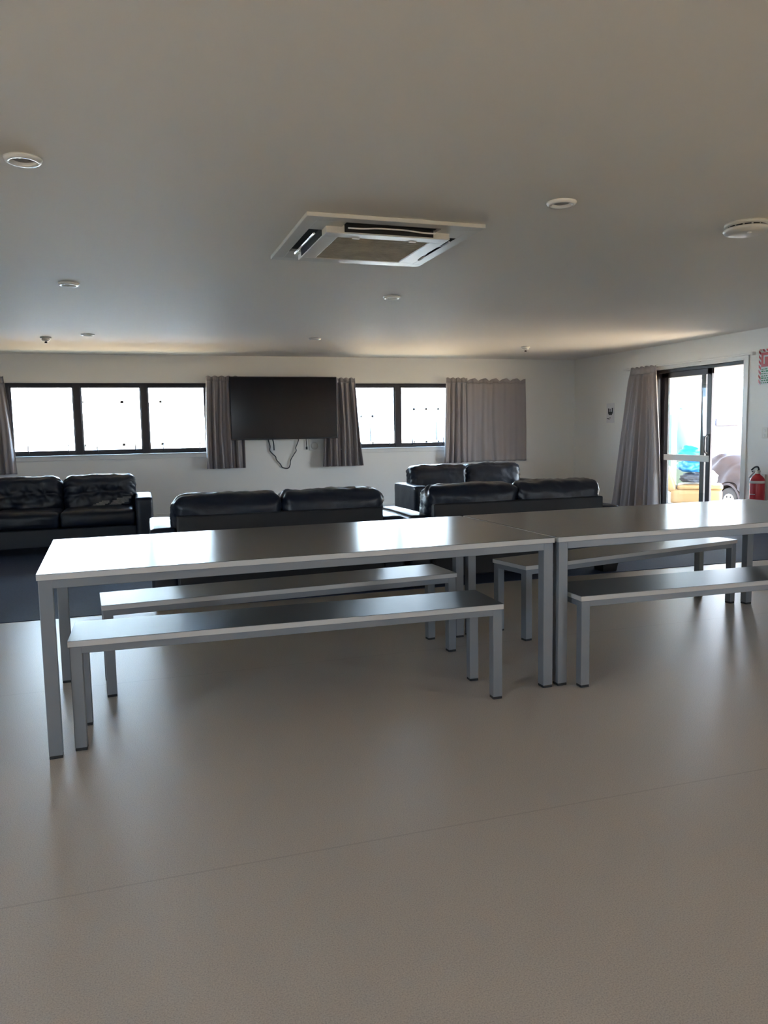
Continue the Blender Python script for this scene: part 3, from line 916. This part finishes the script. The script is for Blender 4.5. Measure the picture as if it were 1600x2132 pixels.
# neighbouring cabins
def cabin(label, x0, x1, y0, y1, zb, ze, zr, xr, wins, doors, roof_m, roof_over=.25):
    root = tag(empty('cabin', ((x0 + x1) / 2, y0, zb)), label, 'building', 'neighbouring cabins')
    inv = Matrix.Translation(root.location).inverted()
    def part(nm, bm, m, par=root):
        o = obj(nm, bm, m, par)
        if par is root: o.matrix_parent_inverse = inv
        return o
    w = bmesh.new()
    prism(w, [(x0, zb), (x1, zb), (x1, ze), (xr, zr), (x0, ze)], y0, y1, 'Y')
    part('wall', w, M['clad'])
    part('bounce_absorber', B(x0 - .015, x1 + .015, y0 - .02, y1 + .02, zb, .72), M['bounce_stop'])  # unseen dark band, added to cut light bounced onto the ceiling
    r = bmesh.new()
    s1 = (zr - ze) / (xr - x0); s2 = (zr - ze) / (x1 - xr)
    o = roof_over
    prism(r, [(x0 - o, ze - o * s1), (xr, zr), (xr, zr + .09), (x0 - o, ze - o * s1 + .09)], y0 - .3, y1 + .3, 'Y')
    prism(r, [(x1 + o, ze - o * s2), (xr, zr), (xr, zr + .09), (x1 + o, ze - o * s2 + .09)], y0 - .3, y1 + .3, 'Y')
    part('roof', r, roof_m)
    for (xa, za, sl) in ((x0 - o, ze - o * s1, 0), (x1 + o, ze - o * s2, 0)):
        g = bmesh.new()
        prism(g, [(xa, za - .03), (xr, zr - .03), (xr, zr + .10), (xa, za + .10)], y0 - .33, y0 - .30, 'Y')
        part('barge_board', g, M['barge'])
    for (a, b, c, d) in wins:
        f = bmesh.new()
        box(f, a, b, y0 - .04, y0 + .02, c, c + .05); box(f, a, b, y0 - .04, y0 + .02, d - .05, d)
        box(f, a, a + .05, y0 - .04, y0 + .02, c, d); box(f, b - .05, b, y0 - .04, y0 + .02, c, d)
        box(f, (a + b) / 2 - .03, (a + b) / 2 + .03, y0 - .04, y0 + .02, c, d)
        fo = part('window_frame', f, M['trim'])
        g = B(a + .04, b - .04, y0 - .012, y0 - .004, c + .04, d - .04)
        part('window_glass', g, M['glass'], fo)
        s = bmesh.new(); prism(s, [(y0 - .03, d - .1), (y0 - .02, c + .06), (y0 - .2, c + .06)], b - .09, b - .06, 'X')
        part('open_sash', s, M['barge'], fo)
    for (a, b, c, d) in doors:
        part('cabin_door', B(a, b, y0 - .03, y0, c, d), M['trim'])
    return root
cabin('white cabin with a low gable roof seen through the right window', 4.1, 9.2, 17.0, 24, -.7, 1.80, 2.24, 6.6,
      [(4.55, 5.15, .95, 1.6), (6.1, 6.75, .95, 1.75)], [(5.45, 5.95, -.7, 1.55)], M['roofing'])
cabin('long white cabin with corrugated eaves filling the left window', -8.5, 2.4, 15.6, 21, -.7, 2.36, 3.3, -3.0,
      [(-.95, .5, 1.05, 1.9)], [], M['roofing'])
far_ = cabin('low distant building with a dusky purple roof seen through the open door', 17.0, 25.0, 20.0, 25.0, -.7, 1.2, 1.42, 21.2, [], [], M['purple'])
fas = obj('fascia', B(-4.1, 4.1, -.36, -.30, 1.93, 2.13), M['purple'], far_)
tk = tag(empty('water_tank', (16.0, 20.0, -.7)), 'pale teal water tank standing far beyond the deck behind the sliding glass', 'water tank')
b = bmesh.new(); lathe(b, [(0, 0), (.55, 0), (.55, 2.25), (.5, 2.32), (.12, 2.44), (0, 2.44)], 40); obj('tank_body', b, M['teal'], tk)
b = bmesh.new(); lathe(b, [(.15, 2.42), (.15, 2.48), (0, 2.49)], 20); obj('tank_lid', b, M['teal'], tk)

bpy.context.view_layer.update()
